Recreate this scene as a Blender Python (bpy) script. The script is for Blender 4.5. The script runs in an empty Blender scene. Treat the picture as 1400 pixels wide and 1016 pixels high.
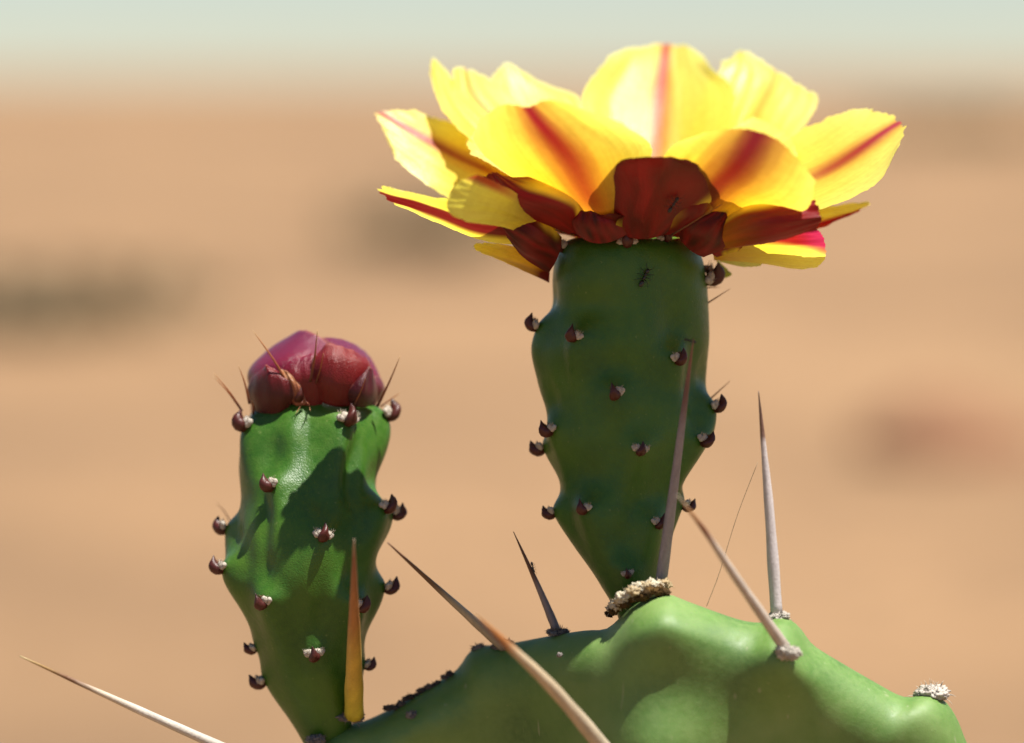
import bpy, bmesh, math, random
from mathutils import Vector, Matrix, noise
random.seed(7)
scene = bpy.context.scene
C = scene.collection

# ------------------------------------------------------------------ camera
S = 1.1e-4                      # metres per photograph pixel in the plane of the plant
DIST = 0.50                     # camera to plant
CAMH = 0.62
PITCH = math.radians(5.05)
TANH = 700 * S / DIST
cam_d = bpy.data.cameras.new('camera'); cam = bpy.data.objects.new('camera', cam_d); C.objects.link(cam)
cam.location = (0, -DIST, CAMH); cam.rotation_euler = (math.pi / 2 - PITCH, 0, 0)
cam_d.sensor_width = 36; cam_d.lens = 18 / TANH
cam_d.clip_start = 0.01; cam_d.clip_end = 8000
cam_d.dof.use_dof = True
cam_d.dof.focus_distance = DIST - 95 * S
cam_d.dof.aperture_fstop = 8.2
scene.camera = cam

# ------------------------------------------------------------------ sky and sun
SUN = Vector((0.29, -0.15, 0.945)).normalized()
w = bpy.data.worlds.new('World'); scene.world = w; w.use_nodes = True
nt = w.node_tree; nt.nodes.clear()
sky = nt.nodes.new('ShaderNodeTexSky'); sky.sky_type = 'NISHITA'; sky.sun_disc = False
sky.sun_elevation = math.asin(SUN.z); sky.sun_rotation = math.atan2(SUN.x, SUN.y)
sky.altitude = 0; sky.air_density = 0.86; sky.dust_density = 0.13; sky.ozone_density = 2.2
bg = nt.nodes.new('ShaderNodeBackground'); bg.inputs['Strength'].default_value = 0.05
wo = nt.nodes.new('ShaderNodeOutputWorld')
nt.links.new(sky.outputs[0], bg.inputs[0]); nt.links.new(bg.outputs[0], wo.inputs[0])
sl = bpy.data.lights.new('sun', 'SUN'); sl.energy = 5.0; sl.angle = math.radians(0.5); sl.color = (1, 0.955, 0.88)
so = bpy.data.objects.new('sun', sl); C.objects.link(so)
so.rotation_euler = SUN.to_track_quat('Z', 'Y').to_euler(); so.location = (1, -1, 3)
scene.view_settings.view_transform = 'Standard'; scene.view_settings.look = 'None'
scene.view_settings.exposure = 1.05; scene.view_settings.gamma = 1
scene.cycles.max_bounces = 10; scene.cycles.diffuse_bounces = 5; scene.cycles.transmission_bounces = 8

# ------------------------------------------------------------------ helpers
CP, SP_ = math.cos(PITCH), math.sin(PITCH)
CAM = Vector((0, -DIST, CAMH))
def P(px, py, d=0.0):
    """point seen at photograph pixel (px, py), standing d pixels behind the plant's middle plane"""
    x = (px - 700) / 700 * TANH; y = (508 - py) / 700 * TANH
    dr = Vector((x, CP + y * SP_, -SP_ + y * CP))
    t = (d * S + DIST) / dr.y
    return CAM + dr * t
def nz(x, y=0.0, z=0.0): return noise.noise(Vector((x, y, z)))
def smooth(a, b, x):
    t = max(0., min(1., (x - a) / (b - a))); return t * t * (3 - 2 * t)
def catmull(pts, t):
    """pts: list of Vectors, t in 0..len-1"""
    n = len(pts); i = min(int(t), n - 2); f = t - i
    p1, p2 = pts[i], pts[i + 1]
    p0 = pts[i - 1] if i > 0 else p1 * 2 - p2
    p3 = pts[i + 2] if i + 2 < n else p2 * 2 - p1
    return 0.5 * ((2 * p1) + (p2 - p0) * f + (2 * p0 - 5 * p1 + 4 * p2 - p3) * f * f + (3 * p1 - p0 - 3 * p2 + p3) * f ** 3)
def lerp(a, b, t): return a + (b - a) * t
def interp(tab, y):
    """smooth interpolation of a table of (y, x)"""
    if y <= tab[0][0]: return tab[0][1]
    for i in range(len(tab) - 1):
        y0, x0 = tab[i]; y1, x1 = tab[i + 1]
        if y <= y1:
            def slope(k):
                if k <= 0 or k >= len(tab) - 1: 
                    k2 = max(0, min(len(tab) - 2, k)); return (tab[k2 + 1][1] - tab[k2][1]) / (tab[k2 + 1][0] - tab[k2][0])
                return (tab[k + 1][1] - tab[k - 1][1]) / (tab[k + 1][0] - tab[k - 1][0])
            h = y1 - y0; t = (y - y0) / h
            return ((2*t**3 - 3*t*t + 1) * x0 + (t**3 - 2*t*t + t) * h * slope(i) + (-2*t**3 + 3*t*t) * x1 + (t**3 - t*t) * h * slope(i + 1))
    return tab[-1][1]

def mesh_obj(name, verts, faces, mat, parent=None, col=None, uv=None, smooth_shade=True):
    me = bpy.data.meshes.new(name)
    me.from_pydata([tuple(v) for v in verts], [], faces)
    if smooth_shade: me.polygons.foreach_set('use_smooth', [True] * len(me.polygons))
    if col:
        a = me.attributes.new('tone', 'FLOAT_COLOR', 'POINT')
        a.data.foreach_set('color', [c for v in col for c in (*v, 1.0)])
    if uv:
        a = me.attributes.new('span', 'FLOAT_VECTOR', 'POINT')
        a.data.foreach_set('vector', [c for v in uv for c in v])
    me.materials.append(mat); me.update()
    o = bpy.data.objects.new(name, me); C.objects.link(o)
    if parent: adopt(o, parent)
    return o
def adopt(o, parent):
    o.parent = parent
    o.matrix_parent_inverse = Matrix.Translation(-parent.location) if parent.type == 'EMPTY' else parent.matrix_basis.inverted()
def tag(o, label, cat, group=None):
    o['label'] = label; o['category'] = cat
    if group: o['group'] = group
    return o
def grid_faces(nu, nv, wrap=False, off=0):
    f = []
    for j in range(nv - 1):
        for i in range(nu if wrap else nu - 1):
            a = off + j * nu + i; b = off + j * nu + (i + 1) % nu
            f.append((a, b, b + nu, a + nu))
    return f
def tube(path, radii, n=8, squash=1.0):
    """verts, faces, t along"""
    V, F, T = [], [], []
    up = Vector((0.31, 0.17, 0.94))
    m = len(path)
    for k, p in enumerate(path):
        tg = (path[min(k + 1, m - 1)] - path[max(k - 1, 0)]).normalized()
        a = tg.cross(up)
        if a.length < 1e-4: a = tg.cross(Vector((1, 0, 0)))
        a.normalize(); b = tg.cross(a)
        for i in range(n):
            an = 2 * math.pi * i / n
            V.append(p + (a * math.cos(an) + b * math.sin(an) * squash) * radii[k]); T.append(k / (m - 1))
    F = grid_faces(n, m, True)
    V.append(path[0]); V.append(path[-1]); T += [0, 1]
    c0 = len(V) - 2
    for i in range(n):
        F.append((c0, (i + 1) % n, i)); q = (m - 1) * n
        F.append((c0 + 1, q + i, q + (i + 1) % n))
    return V, F, T
class Bag:
    def __init__(s): s.V, s.F, s.K = [], [], []
    def add(s, V, F, K=None):
        o = len(s.V); s.V += list(V); s.F += [tuple(i + o for i in f) for f in F]
        s.K += list(K) if K else [(1, 1, 1)] * len(V)
_ico = {}
def ico(sub):
    if sub not in _ico:
        bm = bmesh.new(); bmesh.ops.create_icosphere(bm, subdivisions=sub, radius=1)
        _ico[sub] = ([v.co.copy() for v in bm.verts], [tuple(v.index for v in f.verts) for f in bm.faces]); bm.free()
    return _ico[sub]
def blob(c, r, sub=2, amp=0.2, freq=2.0, seed=0.0, M=None):
    V, F = ico(sub); out = []
    for v in V:
        q = v * (1 + amp * nz(v.x * freq + seed, v.y * freq, v.z * freq + seed * 2))
        q = Vector((q.x * r[0], q.y * r[1], q.z * r[2]))
        if M: q = M @ q
        out.append(Vector(c) + q)
    return out, F

# ------------------------------------------------------------------ materials
def newmat(name):
    m = bpy.data.materials.new(name); m.use_nodes = True
    n = m.node_tree; n.nodes.clear()
    out = n.nodes.new('ShaderNodeOutputMaterial')
    return m, n, out
def N(n, typ, **kw):
    nd = n.nodes.new(typ)
    for k, v in kw.items():
        if k in nd.inputs: nd.inputs[k].default_value = v
        else: setattr(nd, k, v)
    return nd
def noise_n(n, scale, detail=3, rough=0.55, coord='Object', vec=None):
    t = N(n, 'ShaderNodeTexNoise', Scale=scale, Detail=detail, Roughness=rough)
    if vec is None:
        tc = N(n, 'ShaderNodeTexCoord'); vec = tc.outputs[coord]
    n.links.new(vec, t.inputs['Vector']); return t
def ramp(n, src, stops):
    r = N(n, 'ShaderNodeValToRGB'); el = r.color_ramp.elements
    while len(el) < len(stops): el.new(0.5)
    for e, (p, c) in zip(el, stops): e.position = p; e.color = (*c, 1)
    n.links.new(src, r.inputs['Fac']); return r
def mix(n, fac, a, b, blend='MIX'):
    m = N(n, 'ShaderNodeMix', data_type='RGBA', blend_type=blend)
    for sock, v in ((m.inputs[0], fac), (m.inputs[6], a), (m.inputs[7], b)):
        if isinstance(v, (int, float)): sock.default_value = v
        elif isinstance(v, tuple): sock.default_value = (*v, 1)
        else: n.links.new(v, sock)
    return m.outputs[2]
def bump(n, h, strength, dist, prev=None):
    b = N(n, 'ShaderNodeBump', Strength=strength, Distance=dist)
    n.links.new(h, b.inputs['Height'])
    if prev is not None: n.links.new(prev, b.inputs['Normal'])
    return b.outputs[0]

def skin_material(name, deep, mid, pale, rough=0.36, gran=0.25, spec=0.36):
    m, n, out = newmat(name)
    big = noise_n(n, 70, 3); fine = noise_n(n, 900, 4); cell = noise_n(n, 4200, 2, 0.5); speck = noise_n(n, 1500, 2, 0.4)
    base = ramp(n, big.outputs[0], [(0.30, deep), (0.52, mid), (0.75, pale)]).outputs[0]
    base = mix(n, ramp(n, fine.outputs[0], [(0.35, (0, 0, 0)), (0.7, (0.35, 0.35, 0.35))]).outputs[0], base, pale)
    base = mix(n, ramp(n, speck.outputs[0], [(0.70, (0, 0, 0)), (0.78, (0.35, 0.35, 0.35))]).outputs[0], base, (0.20, 0.24, 0.08))
    if name == 'pad_skin':
        tc = N(n, 'ShaderNodeTexCoord'); mp = N(n, 'ShaderNodeMapping'); mp.inputs['Scale'].default_value = (900, 900, 110); mp.inputs['Rotation'].default_value = (0, 0.6, 0)
        n.links.new(tc.outputs['Object'], mp.inputs[0]); sc_ = noise_n(n, 1.0, 2, 0.5, vec=mp.outputs[0])
        base = mix(n, ramp(n, sc_.outputs[0], [(0.70, (0, 0, 0)), (0.76, (0.45, 0.45, 0.45))]).outputs[0], base, (0.26, 0.27, 0.15))
    p = N(n, 'ShaderNodeBsdfPrincipled', Roughness=rough)
    p.inputs['IOR'].default_value = 1.42; p.inputs['Specular IOR Level'].default_value = spec
    p.inputs['Subsurface Weight'].default_value = 0.12
    p.inputs['Subsurface Radius'].default_value = (0.25, 0.6, 0.12)
    p.inputs['Subsurface Scale'].default_value = 0.0022
    n.links.new(base, p.inputs['Base Color'])
    r = N(n, 'ShaderNodeMapRange'); r.inputs[1].default_value = 0.3; r.inputs[2].default_value = 0.7
    r.inputs[3].default_value = rough - 0.07; r.inputs[4].default_value = rough + 0.10
    n.links.new(fine.outputs[0], r.inputs[0]); n.links.new(r.outputs[0], p.inputs['Roughness'])
    nr = bump(n, cell.outputs[0], gran, 0.00007)
    nr = bump(n, fine.outputs[0], 0.25, 0.0002, nr)
    n.links.new(nr, p.inputs['Normal']); n.links.new(p.outputs[0], out.inputs[0])
    return m
M_FRUIT = skin_material('fruit_skin', (0.017, 0.068, 0.007), (0.033, 0.098, 0.009), (0.066, 0.140, 0.013), 0.38, 0.9, 0.42)
M_PAD = skin_material('pad_skin', (0.046, 0.116, 0.012), (0.084, 0.175, 0.024), (0.155, 0.24, 0.062), 0.60, 0.35, 0.9)

def tone_material(name, rough=0.5, trans=0.0, gran=0.2, scale=2500, vary=0.25, spec=0.5):
    """colour from the mesh's own pigment, grain on top"""
    m, n, out = newmat(name)
    at = N(n, 'ShaderNodeAttribute', attribute_name='tone')
    f = noise_n(n, scale, 3)
    dark = mix(n, 1.0, at.outputs['Color'], (1 - vary, 1 - vary, 1 - vary), 'MULTIPLY')
    col = mix(n, f.outputs[0], dark, at.outputs['Color'])
    p = N(n, 'ShaderNodeBsdfPrincipled', Roughness=rough); p.inputs['Specular IOR Level'].default_value = spec
    n.links.new(col, p.inputs['Base Color'])
    n.links.new(bump(n, f.outputs[0], gran, 0.0002), p.inputs['Normal'])
    sh = p.outputs[0]
    if trans:
        t = N(n, 'ShaderNodeBsdfTranslucent'); n.links.new(col, t.inputs[0])
        mx = N(n, 'ShaderNodeMixShader'); mx.inputs[0].default_value = trans
        n.links.new(sh, mx.inputs[1]); n.links.new(t.outputs[0], mx.inputs[2]); sh = mx.outputs[0]
    n.links.new(sh, out.inputs[0]); return m
M_SPINE = tone_material('spine_horn', 0.5, 0.10, 0.35, 2600, 0.35)
M_SCALE = tone_material('scale_skin', 0.42, 0.0, 0.3, 3000, 0.35, 0.35)
M_WOOL = tone_material('areole_wool', 0.9, 0.25, 0.6, 3500, 0.35, 0.1)
M_BUD = tone_material('bud_skin', 0.27, 0.0, 0.8, 4600, 0.3, 0.32)
M_INSECT = tone_material('insect_shell', 0.3, 0, 0.1, 3000, 0.2)

def petal_material(name='petal', through=0.60):
    m, n, out = newmat(name)
    at = N(n, 'ShaderNodeAttribute', attribute_name='tone'); uv = N(n, 'ShaderNodeAttribute', attribute_name='span')
    mp = N(n, 'ShaderNodeMapping'); mp.inputs['Scale'].default_value = (26, 2.2, 1)
    n.links.new(uv.outputs['Vector'], mp.inputs[0])
    vein = noise_n(n, 1.0, 4, 0.6, vec=mp.outputs[0]); mott = noise_n(n, 900, 3)
    vm = ramp(n, vein.outputs[0], [(0.3, (0.93, 0.89, 0.78)), (0.6, (1, 1, 1))]).outputs[0]
    col = mix(n, 0.8, at.outputs['Color'], vm, 'MULTIPLY')
    mm = ramp(n, mott.outputs[0], [(0.3, (0.92, 0.88, 0.78)), (0.65, (1, 1, 1))]).outputs[0]
    col = mix(n, 0.7, col, mm, 'MULTIPLY')
    nr = bump(n, vein.outputs[0], 0.35, 0.00025)
    nr = bump(n, mott.outputs[0], 0.2, 0.0002, nr)
    d = N(n, 'ShaderNodeBsdfDiffuse'); t = N(n, 'ShaderNodeBsdfTranslucent'); g = N(n, 'ShaderNodeBsdfGlossy', Roughness=0.38)
    lw = N(n, 'ShaderNodeLayerWeight', Blend=0.25); fr = N(n, 'ShaderNodeMath', operation='MULTIPLY_ADD'); fr.inputs[1].default_value = 0.16; fr.inputs[2].default_value = 0.015; n.links.new(lw.outputs['Facing'], fr.inputs[0])
    # light that passes through comes out more saturated
    sat = mix(n, 1.0, col, col, 'MULTIPLY'); tcol = mix(n, 0.5, col, sat)
    n.links.new(col, d.inputs[0]); n.links.new(tcol, t.inputs[0])
    for s in (d, t, g): n.links.new(nr, s.inputs['Normal'])
    a = N(n, 'ShaderNodeMixShader'); a.inputs[0].default_value = through
    n.links.new(d.outputs[0], a.inputs[1]); n.links.new(t.outputs[0], a.inputs[2])
    b = N(n, 'ShaderNodeMixShader'); n.links.new(fr.outputs[0], b.inputs[0]); n.links.new(a.outputs[0], b.inputs[1]); n.links.new(g.outputs[0], b.inputs[2])
    n.links.new(b.outputs[0], out.inputs[0]); return m
M_PETAL = petal_material(); M_SEPAL = petal_material('sepal_skin', 0.16)

def ground_material():
    m, n, out = newmat('sandy_soil')
    big = noise_n(n, 0.22, 4, 0.5); mid = noise_n(n, 0.9, 4, 0.55); fine = noise_n(n, 14, 6, 0.6); grit = noise_n(n, 90, 3)
    c = ramp(n, big.outputs[0], [(0.30, (0.165, 0.103, 0.056)), (0.50, (0.250, 0.150, 0.077)), (0.72, (0.30, 0.185, 0.097))]).outputs[0]
    c = mix(n, ramp(n, mid.outputs[0], [(0.34, (0.75, 0.75, 0.75)), (0.52, (0, 0, 0))]).outputs[0], c, (0.14, 0.086, 0.048))
    c = mix(n, ramp(n, fine.outputs[0], [(0.35, (0.6, 0.6, 0.6)), (0.6, (0, 0, 0))]).outputs[0], c, (0.165, 0.100, 0.053))
    p = N(n, 'ShaderNodeBsdfPrincipled', Roughness=0.95); p.inputs['Specular IOR Level'].default_value = 0.15
    n.links.new(c, p.inputs['Base Color'])
    nr = bump(n, fine.outputs[0], 0.5, 0.03); nr = bump(n, grit.outputs[0], 0.5, 0.006, nr)
    n.links.new(nr, p.inputs['Normal']); n.links.new(p.outputs[0], out.inputs[0]); return m
def rock_material():
    m, n, out = newmat('brown_rock')
    a = noise_n(n, 9, 5); b = noise_n(n, 60, 4)
    c = ramp(n, a.outputs[0], [(0.3, (0.13, 0.055, 0.024)), (0.7, (0.20, 0.088, 0.040))]).outputs[0]
    c = mix(n, b.outputs[0], c, (0.17, 0.078, 0.036))
    p = N(n, 'ShaderNodeBsdfPrincipled', Roughness=0.9)
    n.links.new(c, p.inputs['Base Color']); n.links.new(bump(n, b.outputs[0], 0.6, 0.01), p.inputs['Normal'])
    n.links.new(p.outputs[0], out.inputs[0]); return m
def plain_material(name, c0, c1, scale=20, rough=0.85):
    m, n, out = newmat(name)
    a = noise_n(n, scale, 3); c = ramp(n, a.outputs[0], [(0.3, c0), (0.7, c1)]).outputs[0]
    p = N(n, 'ShaderNodeBsdfPrincipled', Roughness=rough); n.links.new(c, p.inputs['Base Color']); n.links.new(p.outputs[0], out.inputs[0]); return m
M_GROUND = ground_material(); M_ROCK = rock_material()
M_DRYLEAF = plain_material('dry_leaf', (0.13, 0.10, 0.05), (0.20, 0.15, 0.075)); M_TWIG = plain_material('twig', (0.10, 0.07, 0.045), (0.18, 0.13, 0.08))

# ------------------------------------------------------------------ ground
def build_ground():
    V, F = [], []
    rad = [0] + [0.25 * 1.16 ** k for k in range(64)]
    rad = [r for r in rad if r < 3500] + [3500]
    na = 72
    for r in rad:
        for i in range(na):
            a = 2 * math.pi * i / na
            x, y = r * math.cos(a), r * math.sin(a)
            h = 0.05 * nz(x * 0.35, y * 0.35) * smooth(1.0, 5, r) * (1 - smooth(40, 120, r))
            V.append((x, y, h))
    F = grid_faces(na, len(rad), True)
    o = mesh_obj('ground', V, F, M_GROUND); o['kind'] = 'structure'
build_ground()

# ------------------------------------------------------------------ petals
YEL = Vector((0.95, 0.83, 0.07)); PALE = Vector((0.95, 0.93, 0.27)); ORG = Vector((0.93, 0.50, 0.02))
RED = Vector((0.50, 0.011, 0.016)); DEEP = Vector((0.066, 0.005, 0.002)); MAG = Vector((0.62, 0.03, 0.16)); GRN = Vector((0.55, 0.62, 0.12))
def row_points(row):
    if len(row) == 5: return [P(*p) for p in row]
    a, b, c = [P(*p) for p in row]
    q = lambda t: a * ((t - .5) * (t - 1) * 2) + b * (-4 * t * (t - 1)) + c * (2 * t * (t - .5))
    return [a, q(.25), b, q(.75), c]
def petal(rows, parent, paint, seed, nu=52, nv=60, teeth=2.2, ripple=1.0, name='petal', mat=None, label=None, crinkle=1.0):
    R = [row_points(r) for r in rows]
    V, K, U = [], [], []
    # arc-length spacing of the rows along the midrib
    L = [0.0]
    for a, b in zip(R, R[1:]): L.append(L[-1] + (b[2] - a[2]).length)
    nr = len(R)
    for j in range(nv):
        s = j / (nv - 1) * L[-1]
        k = 0
        while k < nr - 2 and L[k + 1] < s: k += 1
        t = k + (s - L[k]) / max(1e-9, L[k + 1] - L[k])
        cols = [catmull([R[r][c] for r in range(nr)], min(t, nr - 1)) for c in range(5)]
        v = j / (nv - 1)
        for i in range(nu):
            u = i / (nu - 1)
            V.append(catmull(cols, u * 4)); U.append((u * 2 - 1, v, 0))
    V0 = [v.copy() for v in V]
    for j in range(nv):
        for i in range(nu):
            k = j * nu + i; u, v, _ = U[k]
            pu = (V0[j * nu + min(i + 1, nu - 1)] - V0[j * nu + max(i - 1, 0)])
            pv = (V0[min(j + 1, nv - 1) * nu + i] - V0[max(j - 1, 0) * nu + i])
            n_ = pu.cross(pv)
            if n_.length > 0: n_.normalize()
            amp = ripple * smooth(0.05, 0.6, v) * 3.2 * S
            q = amp * (nz(u * 2.2 + seed, v * 1.1, seed) + 0.45 * nz(u * 5 + seed, v * 1.8, seed + 4)) 
            q += crinkle * smooth(0.6, 1, v) * 2.0 * S * nz(u * 7, v * 7, seed)
            V[k] += n_ * q
            # ragged margin
            e = max(abs(u) ** 6 * smooth(0.25, 0.6, v), smooth(0.86, 1.0, v))
            if e > 0 and teeth:
                tt = (nz(u * 9 + seed * 3, v * 11, seed) + 0.8 * nz(u * 23 + seed, v * 27, seed) + 0.7 * nz(u * 47, v * 51 + seed, 3.1)) * teeth * 1.5 * S * e
                dirv = (pu.normalized() * (1 if u > 0 else -1) * abs(u) ** 3 + pv.normalized() * smooth(0.7, 1, v))
                V[k] += dirv * tt
            K.append(tuple(paint(u, v, seed)))
    o = mesh_obj(name, V, grid_faces(nu, nv), mat or M_PETAL, parent, K, U)
    if label: o['label'] = label
    return o
def yellow(u, v, s):
    c = YEL.lerp(PALE, 0.55 * smooth(0.35, 1, v) + 0.25 * smooth(.5, 1, abs(u)))
    return c.lerp(ORG, 0.55 * (1 - smooth(0.0, 0.55, v)) + 0.08 * nz(u * 3, v * 2, s))
def streak(w_tip, w_base, tip=1.0, base=0.6, u0=0.0, start=0.2, mag=0.3, deep=0.0, peak=0.92):
    def f(u, v, s):
        c = yellow(u, v, s)
        uu = u - u0 + 0.05 * nz(v * 3, s, 1)
        wd = lerp(w_base, w_tip, v) * (1 + 0.25 * nz(u * 9 + s, v * 2.5, 7))
        a = math.exp(-(uu / wd) ** 2) * lerp(base, tip, smooth(0.1, peak, v)) * smooth(start - .15, start + .15, v)
        c = c.lerp(ORG, min(1, 0.9 * math.exp(-(uu / (wd * 2.0)) ** 2) * smooth(start - .2, start + .2, v) * max(tip, base) * 0.8))
        r = RED.lerp(MAG, mag * smooth(0.7, 1, v)).lerp(DEEP, deep)
        return c.lerp(r, min(1, a))
    return f
def sepal(left=0.0, right=0.0, vl=(0.2, 0.7), vr=(0.2, 0.7), deep=0.8, edge=0.25, tipmag=0.0, base_y=0.0):
    """dark red bract; left / right = how far yellow reaches in from that margin"""
    def f(u, v, s):
        r = RED.lerp(DEEP, deep * (0.85 + 0.3 * nz(u * 4, v * 3, s)))
        r = r.lerp(MAG, tipmag * smooth(0.75, 1, v))
        c = r
        jit = 0.10 * nz(v * 5 + s, u * 2, 2)
        y = Vector((0.80, 0.64, 0.05))
        if left: c = c.lerp(y, smooth(1 - left - edge, 1 - left + edge, -u + jit) * smooth(vl[0] - .12, vl[0] + .1, v) * (1 - smooth(vl[1] - .12, vl[1] + .12, v)))
        if right: c = c.lerp(y, smooth(1 - right - edge, 1 - right + edge, u + jit) * smooth(vr[0] - .12, vr[0] + .1, v) * (1 - smooth(vr[1] - .12, vr[1] + .12, v)))
        if base_y: c = c.lerp(ORG, base_y * (1 - smooth(0.1, 0.7, v)))
        return c
    return f

# ------------------------------------------------------------------ fleshy bodies (fruits)
class Body:
    def __init__(s, left, right, dep, areoles, round_=0.92, shrink=4, amp=11, folds=()):
        s.L, s.R, s.dep, s.ar, s.round, s.shrink, s.amp, s.folds = left, right, dep, [], round_, shrink, amp, folds
        for (x, y, *k) in areoles:
            cx, r = s.axis(y)
            q = max(-1, min(1, (x - cx) / r)); th = math.asin(q)
            if k and k[0] == 'b': th = math.pi - th
            s.ar.append((th, y))
    def axis(s, y):
        l, r = interp(s.L, y), interp(s.R, y)
        return (l + r) / 2, max(0.5, (r - l) / 2)
    def pos(s, th, y):
        cx, r = s.axis(y)
        rr = max(0.4, r - s.shrink * min(1, r / 50)) 
        b = 0
        for (ta, ya) in s.ar:
            dt = (th - ta + math.pi) % (2 * math.pi) - math.pi
            arc = abs(dt) * r; dy = y - ya
            if arc > 110 or dy < -110 or dy > 190: continue
            amp = s.amp * (1 if ya < 850 else .35)
            b += amp * math.exp(-(arc / 26) ** 2) * (math.exp(-(dy / 20) ** 2) if dy < 0 else math.exp(-(dy / 62) ** 2))
            b -= 0.45 * amp * math.exp(-(arc / 24) ** 2) * math.exp(-((dy + 42) / 26) ** 2)
        for (ta, ya, st, sy, A) in s.folds:
            dt = (th - ta + math.pi) % (2 * math.pi) - math.pi
            b += A * math.exp(-(dt * r / st) ** 2) * math.exp(-((y - ya) / sy) ** 2)
        b *= min(1, r / 60)
        b += 1.5 * nz(th * 1.5 + 3, y * 0.012) * min(1, r / 60)
        rr += b
        return P(cx + rr * math.sin(th), y, s.dep(y) - rr * s.round * math.cos(th))
    def frame(s, th, y):
        e = 1e-2
        p = s.pos(th, y); a = s.pos(th + e, y) - s.pos(th - e, y); b = s.pos(th, y - 3) - s.pos(th, y + 3)
        n_ = a.cross(b).normalized()
        up = b.normalized(); x = up.cross(n_).normalized() * -1
        return p, Matrix((x, n_, up)).transposed()      # local x across, y outward, z up along the skin
    def build(s, name, y0, y1, parent, mat, nth=150, ny=190):
        V = []
        for j in range(ny):
            t = j / (ny - 1); y = y0 + (y1 - y0) * (t ** 1.15)
            for i in range(nth): V.append(s.pos(2 * math.pi * i / nth, y))
        F = [tuple(reversed(f)) for f in grid_faces(nth, ny, True)]
        V.append(sum(V[:nth], Vector()) / nth); V.append(sum(V[(ny - 1) * nth:ny * nth], Vector()) / nth)
        for i in range(nth):
            F.append((nth * ny, i, (i + 1) % nth)); q = (ny - 1) * nth
            F.append((nth * ny + 1, q + (i + 1) % nth, q + i))
        return mesh_obj(name, V, F, mat, parent)

# ---- scale (pointed leaflet), wool, bristles: unit meshes in px units, local x across / y out / z up
def scale_mesh(seed):
    path = [Vector((0, -3, -3)), Vector((0, 2, -5)), Vector((0, 7.5, -4.5)), Vector((0, 12, -0.5)), Vector((0, 13.6, 5)), Vector((0.6, 14.2, 11.5)), Vector((1, 14.6, 15.5))]
    rad = [4.5, 6.5, 8.4, 8.2, 6.0, 2.4, 0.15]
    pp = [catmull(path, k * 6 / 17) for k in range(18)]; rr = [max(.1, catmull([Vector((q, 0, 0)) for q in rad], k * 6 / 17).x) for k in range(18)]
    V, F, T = tube(pp, rr, 12, 0.72)
    V2 = []
    K = []
    for v, t in zip(V, T):
        q = v * (1 + 0.05 * nz(v.x * .3 + seed, v.y * .3, v.z * .3)); V2.append(q * S)
        c = Vector((0.070, 0.013, 0.009)).lerp(Vector((0.022, 0.007, 0.008)), smooth(0.55, 1, t)).lerp(Vector((0.13, 0.032, 0.018)), 0.5 * max(0, nz(v.x * .25 + seed, v.z * .2, 3)))
        K.append(tuple(c))
    return V2, F, K
def wool_mesh(seed, side):
    b = Bag(); rnd = random.Random(seed)
    for k in range(3):
        c = Vector((side * (5.5 + 2.6 * k), 4.5 - k + rnd.uniform(-1, 1), 1.5 + rnd.uniform(-2, 2)))
        V, F = blob(c, (5.2 - k * .5, 3.8, 5.6 - k * .7), 2, 0.35, 1.7, seed + k * 3.3); b.add([v * S for v in V], F, [(0.62, 0.55, 0.46)] * len(V))
    for k in range(26):
        o = Vector((side * rnd.uniform(2, 13), rnd.uniform(3, 7), rnd.uniform(-2, 6))); d_ = Vector((side * rnd.uniform(-.2, 1), rnd.uniform(.3, 1), rnd.uniform(.1, 1.1))).normalized()
        l = rnd.uniform(3, 6.5); V, F, T = tube([o, o + d_ * l * .6, o + d_ * l + Vector((0, 0, .8))], [.35, .28, .05], 4); b.add([v * S for v in V], F, [(0.68, 0.60, 0.48)] * len(V))
    return b
def bristle_mesh(seed, n=16):
    b = Bag(); rnd = random.Random(seed)
    for k in range(n):
        o = Vector((rnd.uniform(-4, 4), rnd.uniform(1, 4), rnd.uniform(3, 6))); d_ = Vector((rnd.uniform(-.5, .5), rnd.uniform(.3, .9), rnd.uniform(.6, 1.2))).normalized()
        l = rnd.uniform(5, 11); V, F, T = tube([o, o + d_ * l * .5, o + d_ * l], [.55, .42, .05], 4)
        c = Vector((0.12, 0.040, 0.016)).lerp(Vector((0.27, 0.12, 0.045)), rnd.random()); b.add([v * S for v in V], F, [tuple(c)] * len(V))
    return b
def as_mesh(name, V, F, K, mat):
    o = mesh_obj(name, V, F, mat, None, K); me = o.data; bpy.data.objects.remove(o); return me
SCALES = [as_mesh('scale', *scale_mesh(s), M_SCALE) for s in (1, 5, 9)]
WOOLS = {}
for sd in (-1, 1):
    WOOLS[sd] = []
    for s in (2, 6): b = wool_mesh(s, sd); WOOLS[sd].append(as_mesh('wool_tuft', b.V, b.F, b.K, M_WOOL))
BRIST = []
for s in (3, 8, 11): b = bristle_mesh(s); BRIST.append(as_mesh('bristle_tuft', b.V, b.F, b.K, M_SPINE))
def put(me, name, parent, p, R, k=1.0, roll=0.0):
    o = bpy.data.objects.new(name, me); C.objects.link(o)
    o.matrix_basis = Matrix.Translation(p) @ (R @ Matrix.Rotation(roll, 3, 'Y')).to_4x4() @ Matrix.Diagonal((k, k, k, 1))
    adopt(o, parent); return o
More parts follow.
